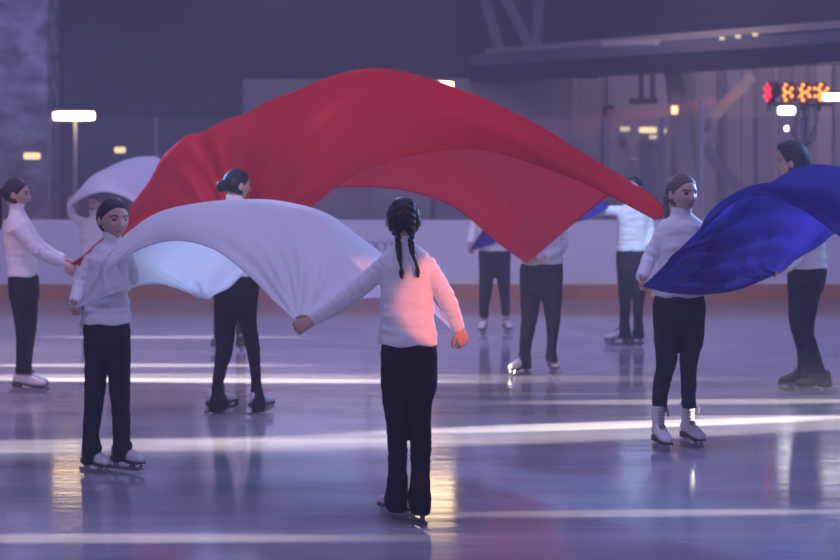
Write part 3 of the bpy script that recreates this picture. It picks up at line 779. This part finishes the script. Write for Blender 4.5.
# pale partition behind the middle of the rink
def slab_px(name, x0, x1, ytop, Y, th, m, zb=0.0, ybot=None):
    a, b = P(x0, ytop, Y), P(x1, ytop, Y); z0 = zb if ybot is None else P(0, ybot, Y).z
    return struct(name, MB().box(((a.x + b.x) / 2, Y + th / 2, (a.z + z0) / 2), (b.x - a.x, th, a.z - z0)), m)
slab_px('wall_partition', 243, 615, 79, 33.4, .25, M['tent'])
slab_px('wall_right', 600, 930, 40, 33.9, .25, M['corr'])
for i, (x, w, mm) in enumerate(((575, 5, 'panel_light'), (606, 4, 'steel_grey'), (690, 10, 'steel_grey'), (722, 8, 'steel_grey'), (748, 12, 'corr'), (776, 3, 'panel_light'), (800, 14, 'corr'), (824, 16, 'panel_light'))):
    slab_px('trim_%d' % (i + 20), x - w / 2, x + w / 2, 58, 33.3 if x < 610 else 33.75, .12, M[mm])
slab_px('door_1', 641, 664, 142, 33.7, .15, M['steel_grey'])
slab_px('door_2', 672, 696, 140, 33.7, .15, M['steel_grey'])
# balcony slab that comes towards us on the right
za, zb = P(0, 73, 33).z, P(0, 54, 33).z
def oblique(name, p0, p1, w, z0, z1, m, label=None):
    d = (p1 - p0); d.z = 0; n = Ve((-d.y, d.x, 0)).normalized() * w
    q = [p0, p1, p1 + n, p0 + n]
    mb = MB().add([(a.x, a.y, z0) for a in q] + [(a.x, a.y, z1) for a in q], [(3, 2, 1, 0), (4, 5, 6, 7), (0, 1, 5, 4), (1, 2, 6, 5), (2, 3, 7, 6), (3, 0, 4, 7)])
    return build(name, mb, m)
A, B = P(470, 73, 33.2), P(900, 50, 26.2)
tag(oblique('trim_40', A, B, .5, za + .12, zb, M['steel_grey']), kind='structure')
tag(oblique('trim_41', A + Ve((0, -.02, 0)), B + Ve((0, -.02, 0)), .5, za - .14, za + .12, M['steel_dark']), kind='structure')
A2, B2 = P(485, 50, 33.1), P(900, 26, 26.1)
tag(oblique('trim_42', A2, B2, .06, zb + .0, zb + .1, M['steel_beige']), kind='structure')

def bar(name, p0, p1, w, d, m, label, cat, group=None):
    ax = (p1 - p0); L = ax.length; q = ax.to_track_quat('Z', 'Y').to_matrix()
    mb = MB().box((0, 0, 0), (w, d, L), q)
    # flanges, so the member reads as a rolled section
    for s in (-1, 1): mb.box(q @ Ve((s * w / 2, 0, 0)), (w * .12, d * 1.7, L), q)
    o = build(name, mb, m); o.location = (p0 + p1) / 2
    return tag(o, label, cat, group)
bar('steel_brace', P(670, 50, 30.5), P(708, 330, 30.5), .24, .14, M['steel_beige'], 'broad beige steel leg leaning from the balcony behind the fair girl', 'brace')
bar('steel_brace', P(752, 76, 30.8), P(703, 128, 30.8), .13, .09, M['steel_beige'], 'short beige brace rising right from the leaning leg', 'brace')
bar('steel_brace', P(703, 146, 30.8), P(760, 212, 30.8), .13, .09, M['steel_beige'], 'beige brace falling right below the leaning leg', 'brace')
bar('roof_strut', P(482, -12, 33.5), P(500, 52, 33.5), .16, .1, M['steel_grey'], 'left upright roof strut above the red flag', 'strut')
bar('roof_strut', P(500, -12, 33.5), P(530, 46, 33.5), .14, .1, M['steel_grey'], 'slanting roof strut above the red flag', 'strut')
bar('roof_strut', P(540, -12, 33.5), P(536, 52, 33.5), .16, .1, M['steel_grey'], 'right upright roof strut above the red flag', 'strut')
hf = MB()
for x in (641, 652.5): hf.box((P(x, 0, 32).x, 32, (P(0, 74, 32).z + P(0, 100, 32).z) / 2), (.075, .08, P(0, 72, 32).z - P(0, 100, 32).z))
hf.box((P(643, 0, 32).x, 32, P(0, 101, 32).z), (.45, .12, .09))
tag(build('hanging_frame', hf, M['steel_dark']), 'dark frame hanging under the balcony at right', 'frame')
# dim tube on top of the balcony
tb = MB().limb([P(598, 44.5, 29.4), P(660, 43, 28.6)], [.05, .05], 12, 6)
tag(build('tube_lamp', tb, mat('tube_glass', (.7, .64, .56), .4), None, True), 'long unlit tube lamp lying on the balcony edge', 'lamp')
# pipe with a bent top in front of the partition
pp = MB().limb([P(604, 190, 33.0), P(604, 125, 33.0), P(604.5, 112, 33.0), P(608, 107, 33.0), P(614, 108, 33.0)], [.03] * 5, 8, 4)
tag(build('bent_pipe', pp, M['steel_dark'], None, True), 'thin dark pipe with a bent top on the pale wall', 'pipe')

# --- lamps
def tube_lamp(x0, x1, y, Y, m, r, label, pole=True):
    c = P((x0 + x1) / 2, y, Y); root = empty('work_lamp', Ve((c.x, c.y, 0)), label, 'lamp')
    b = Ve((c.x, c.y, 0)); a, e = P(x0, y, Y), P(x1, y, Y)
    build('lamp_tube', MB().limb([a, a.lerp(e, .04), a.lerp(e, .96), e], [r * .6, r, r, r * .6], 16, 4), m, root, True, b)
    build('housing', MB().box(c + Ve((0, .10, .02)), ((e.x - a.x) * .98, .08, r * 1.7)), M['steel_dark'], root, False, b)
    if pole:
        build('pole', MB().limb([Ve((c.x, c.y + .1, 0)), c + Ve((0, .1, 0))], [.035, .03], 10, 2), M['steel_grey'], root, True, b)
        build('foot', MB().box((c.x, c.y + .2, .03), (.6, .5, .06)), M['steel_dark'], root, False, b)
    return root
tube_lamp(55, 93, 116, 25.6, M['lamp_warm'], .055, 'bright warm tube lamp on a tall pole at left')
tube_lamp(414, 452, 90, 26.4, M['lamp_warm'], .11, 'warm lamp on a pole hidden behind the red flag crest')

def small_lamp(px, py, Y, w, h, m, label, group=None):
    c = P(px, py, Y); ww = w * Y / F; hh = h * Y / F
    root = empty('small_lamp', c, label, 'lamp', group)
    build('bulb', MB().limb([Ve((-ww / 2, 0, 0)), Ve((-ww / 2 * .9, 0, 0)), Ve((ww / 2 * .9, 0, 0)), Ve((ww / 2, 0, 0))], [hh * .32, hh * .5, hh * .5, hh * .32], 10, 3), m, root, True)
    build('bracket', MB().box((0, .07, 0), (ww * .8, .09, hh * .8)), M['steel_dark'], root)
    return root
small_lamp(32, 156, 26.85, 15, 7, M['lamp_small'], 'small warm lamp on the concrete column at left')
small_lamp(120, 150, 35.6, 10, 6, M['lamp_small'], 'small warm lamp above the distant white cloth')
small_lamp(625, 129, 33.5, 9, 5, M['lamp_dim'], 'faint lamp left of the bright oblong lamp on the right wall')
small_lamp(648, 130, 33.5, 16, 6, M['lamp_small'], 'bright oblong lamp on the right wall behind the fair girl')
small_lamp(664, 131, 33.5, 4, 5, M['lamp_dim'], 'tiny faint lamp right of the bright oblong lamp')
small_lamp(653, 137, 33.5, 7, 4, M['lamp_dim'], 'dim lamp right under the bright oblong lamp')
small_lamp(674.5, 110, 30.1, 6, 9, M['lamp_small'], 'warm round lamp on the leaning steel leg')
small_lamp(634, 160, 33.5, 7, 5, mat('dull_lamp', (.6, .55, .5), .4), 'dull unlit lamp above the red flag tip')
for (x, y, l) in ((722, 38.5, 'leftmost of three tiny lights on the balcony edge'), (738, 36.5, 'middle of three tiny lights on the balcony edge'), (755, 34.5, 'rightmost of three tiny lights on the balcony edge')):
    small_lamp(x, y, 27.6, 5, 3.5, M['lamp_dim'], l, 'tiny lights on the balcony edge')

# --- stage light bar on a stand at the right
YL = 28.0
c0 = P(806, 100, YL); b0 = Ve((c0.x, c0.y, 0))
lb = empty('stage_light_bar', b0, 'stand with a row of four red and amber spotlights at upper right', 'stage light')
build('stand', MB().limb([b0 + Ve((0, .12, 0)), Ve((c0.x, c0.y + .12, P(0, 104, YL).z))], [.03, .025], 10, 2), M['steel_dark'], lb, True, b0)
build('stand_foot', MB().box((b0.x, b0.y + .12, .025), (.7, .7, .05)), M['steel_dark'], lb, False, b0)
build('cross_bar', MB().limb([P(774, 105, YL), P(832, 104.5, YL)], [.022, .022], 10, 2), M['steel_dark'], lb, True, b0)
for k, (x, yw) in enumerate(((770.5, -78), (787, -32), (803.5, -20), (820.5, -6))):
    c = P(x, 92.5, YL); m = Matrix.Rotation(R(yw), 3, 'Z')
    can = MB(); n = 20; rr = .150
    rs = []
    for (yy, r) in ((-.0, rr * .93), (-.01, rr), (.08, rr), (.15, rr * .6)):
        rs.append([c + m @ Ve((r * math.cos(2 * PI * a / n), yy, r * math.sin(2 * PI * a / n))) for a in range(n)])
    can.rings(rs)
    co_ = build('spotlight', can, M['black'], lb, True, b0)
    build('lens', MB().rings([[c + m @ Ve((rr * .9 * math.cos(2 * PI * a / n), yy, rr * .9 * math.sin(2 * PI * a / n))) for a in range(n)] for yy in (-.035, -.01)]), M['red_lens'], co_, False, b0)
    led = MB(); spots = [(0, 0)] if k == 0 else []
    spots = [(.105 * math.cos(R(60 * a + 30)), .105 * math.sin(R(60 * a + 30))) for a in range(6)] + [(0, 0)] + [(.055 * math.cos(R(120 * a)), .055 * math.sin(R(120 * a))) for a in range(3)]
    for (sx, sz) in spots: led.ell(c + m @ Ve((sx, -.05, sz)), (.027, .012, .027), m, 8, 6)
    build('led_cluster', led, M['led_red'] if k == 0 else M['led_amber'], co_, True, b0)
    build('yoke', MB().box(c + Ve((0, .1, -.19)), (.05, .04, .14)), M['black'], co_, False, b0)
cb = MB()
for k in range(7):
    x = 797 + k * 3.2; cb.limb([P(x, 105, YL), P(x + random.uniform(-3, 3), 118, YL), P(x + random.uniform(-5, 4), 128 + random.uniform(0, 12), YL), P(800 + k, 146, YL + .1)], [.012] * 4, 6, 4)
build('cables', cb, M['black'], lb, True, b0)
small_lamp(786.5, 110.5, YL - .1, 15, 8, M['lamp_white'], 'white lamp hanging under the red and amber spotlights')
small_lamp(786.5, 128.5, YL - .1, 3, 5, M['lamp_white'], 'tiny white lamp lowest under the spotlights')
small_lamp(835, 97, YL - .3, 22, 7, M['lamp_white'], 'bright white lamp at the right end of the spotlight bar')

# ------------------------------------------------------------------ light
def aim(o, tgt):
    o.rotation_euler = (Ve(tgt) - o.location).to_track_quat('-Z', 'Y').to_euler()
def spot(name, loc, tgt, watt, col, ang, blend=.5, r=.05):
    l = bpy.data.lights.new(name, 'SPOT'); l.energy = watt; l.color = col; l.spot_size = R(ang); l.spot_blend = blend; l.shadow_soft_size = r
    o = bpy.data.objects.new(name, l); COL.objects.link(o); o.location = loc; aim(o, tgt); return o
def area(name, loc, tgt, watt, col, sx, sy):
    l = bpy.data.lights.new(name, 'AREA'); l.energy = watt; l.color = col; l.shape = 'RECTANGLE'; l.size = sx; l.size_y = sy
    o = bpy.data.objects.new(name, l); COL.objects.link(o); o.location = loc; aim(o, tgt); return o

w = bpy.data.worlds.new('hall_glow'); SC.world = w; w.use_nodes = True
w.node_tree.nodes['Background'].inputs[0].default_value = (.45, .37, .95, 1)
w.node_tree.nodes['Background'].inputs[1].default_value = .075
area('ceiling_wash', (0, 10, 8.5), (0, 12, 0), 420, (.53, .47, 1.08), 12, 4)
area('far_wash', (0, 18, 8), (0, 23, 0), 540, (.50, .46, 1.1), 16, 3)
area('front_wash', (-3, -4, 5.5), (-1, 11, 1), 420, (.65, .56, 1.08), 6, 2)
spot('pink_wash', (-8, 10, 7), (-4, 16, 0), 1100, (1, .45, .6), 50, 1, .3)
spot('blue_side', (9, 17.5, 5.5), (-.6, 11.3, .9), 3200, (.22, .48, 1), 40, .8, .9)
spot('blue_right', (6.5, 18, 3.2), (2.2, 12.2, 1.35), 3500, (.40, .45, 1), 13, .8, .3)  # added backlight that brightens the inner side of the blue flag
spot('cyan_spot', (3.2, 10, 6.5), (2.0, 18.6, 1.15), 3200, (.35, .65, 1), 7, .6, .1)
spot('wall_wash', (3.5, 26.5, 7), (7.5, 33.6, 1.8), 900, (1, .70, .84), 75, 1, .3)  # added warm wash that lightens the right wall and the braces
spot('column_wash', (-4.2, 21, 7), (-5.6, 27, 3.2), 480, (.50, .56, 1), 32, .9, .2)  # added blue light that brings out the texture of the column
spot('added_flag_key', (-3, 4, 6), (-.7, 13.6, 2.2), 1500, (1, .74, .72), 22, .8, .2)  # added warm key that makes the red flag richer
spot('red_beam', P(757, 94, 27.9), P(640, 116, 27.3), 16000, (1, .04, .08), 9, .7, .05)
spot('blue_back', (-6, 19, 4.2), (-.95, 11.9, 1.25), 4800, (.20, .46, 1), 14, .7, .12)
spot('white_back', (-1.5, 24, 6.5), (-.8, 13, 1), 1200, (.7, .75, 1), 40, .8, .2)
spot('red_side', (3.2, 5.5, 1.7), (.185, 9.2, 1.035), 1150, (1, .24, .15), 5.9, .25, .03)
# low floor spotlights at the rink sides that rake across the ice
for (x, y, z, tx, ty, e, an) in ((-13, 16.6, 1.2, -2.6, 16.6, 70000, 2.0), (-13, 15.8, 1.2, -1.6, 15.4, 110000, 2.2), (12, 15.4, 1.2, 1.4, 12.75, 110000, 2.2), (12, 14.4, 1.2, 2.2, 14.0, 40000, 2.2),
                                (-12, 8.75, .9, -1.6, 8.8, 34000, 1.5), (12, 10.0, 1.2, 1.1, 9.45, 30000, 1.25), (-13, 19.6, 1.3, -2.5, 19.4, 45000, 2.0), (-13, 10.6, 1.2, -2.2, 11.75, 34000, 3.6), (12, 15.2, 1.2, 1.0, 12.3, 30000, 4.2), (-13, 15.9, 1.3, -1.6, 15.6, 50000, 4.0), (12, 13.6, 1.1, 2.4, 13.15, 50000, 1.3), (-13, 14.9, 1.1, .6, 14.55, 45000, 1.2), (12, 11.6, 1.2, -.6, 11.9, 30000, 1.4)):
    spot('floor_beam', (x, y, z), (tx, ty, 0), e * 1.7, (1, .90, .74), an, .7, .04)

# ------------------------------------------------------------------ stage haze
hm, nt, o = nodes('stage_haze')
vs_ = N(nt, 'ShaderNodeVolumeScatter', Density=.0080, Anisotropy=.2); vs_.inputs['Color'].default_value = (.86, .82, 1, 1)
nt.links.new(vs_.outputs[0], o.inputs['Volume'])
hz = build('stage_haze', MB().box((0, 16, 4.5), (34, 39, 9.2)), hm)
tag(hz, 'thin violet haze filling the whole rink', 'haze', None, 'stuff')

# ------------------------------------------------------------------ camera
cam = bpy.data.cameras.new('camera'); co = bpy.data.objects.new('camera', cam); COL.objects.link(co)
co.location = (0, 0, HC); co.rotation_euler = (PI / 2, 0, 0)
cam.sensor_width = 36; cam.lens = F * 36 / 840; cam.shift_y = -110 / 840
cam.dof.use_dof = True; cam.dof.focus_distance = 10.0; cam.dof.aperture_fstop = 3.2
cam.clip_end = 200
SC.camera = co
SC.view_settings.view_transform = 'Standard'; SC.view_settings.look = 'None'
SC.view_settings.exposure = 0.12; SC.view_settings.gamma = 1.0; SC.view_settings.use_curve_mapping = False
SC.cycles.use_denoising = True
SC.cycles.volume_bounces = 1
SC.cycles.max_bounces = 8
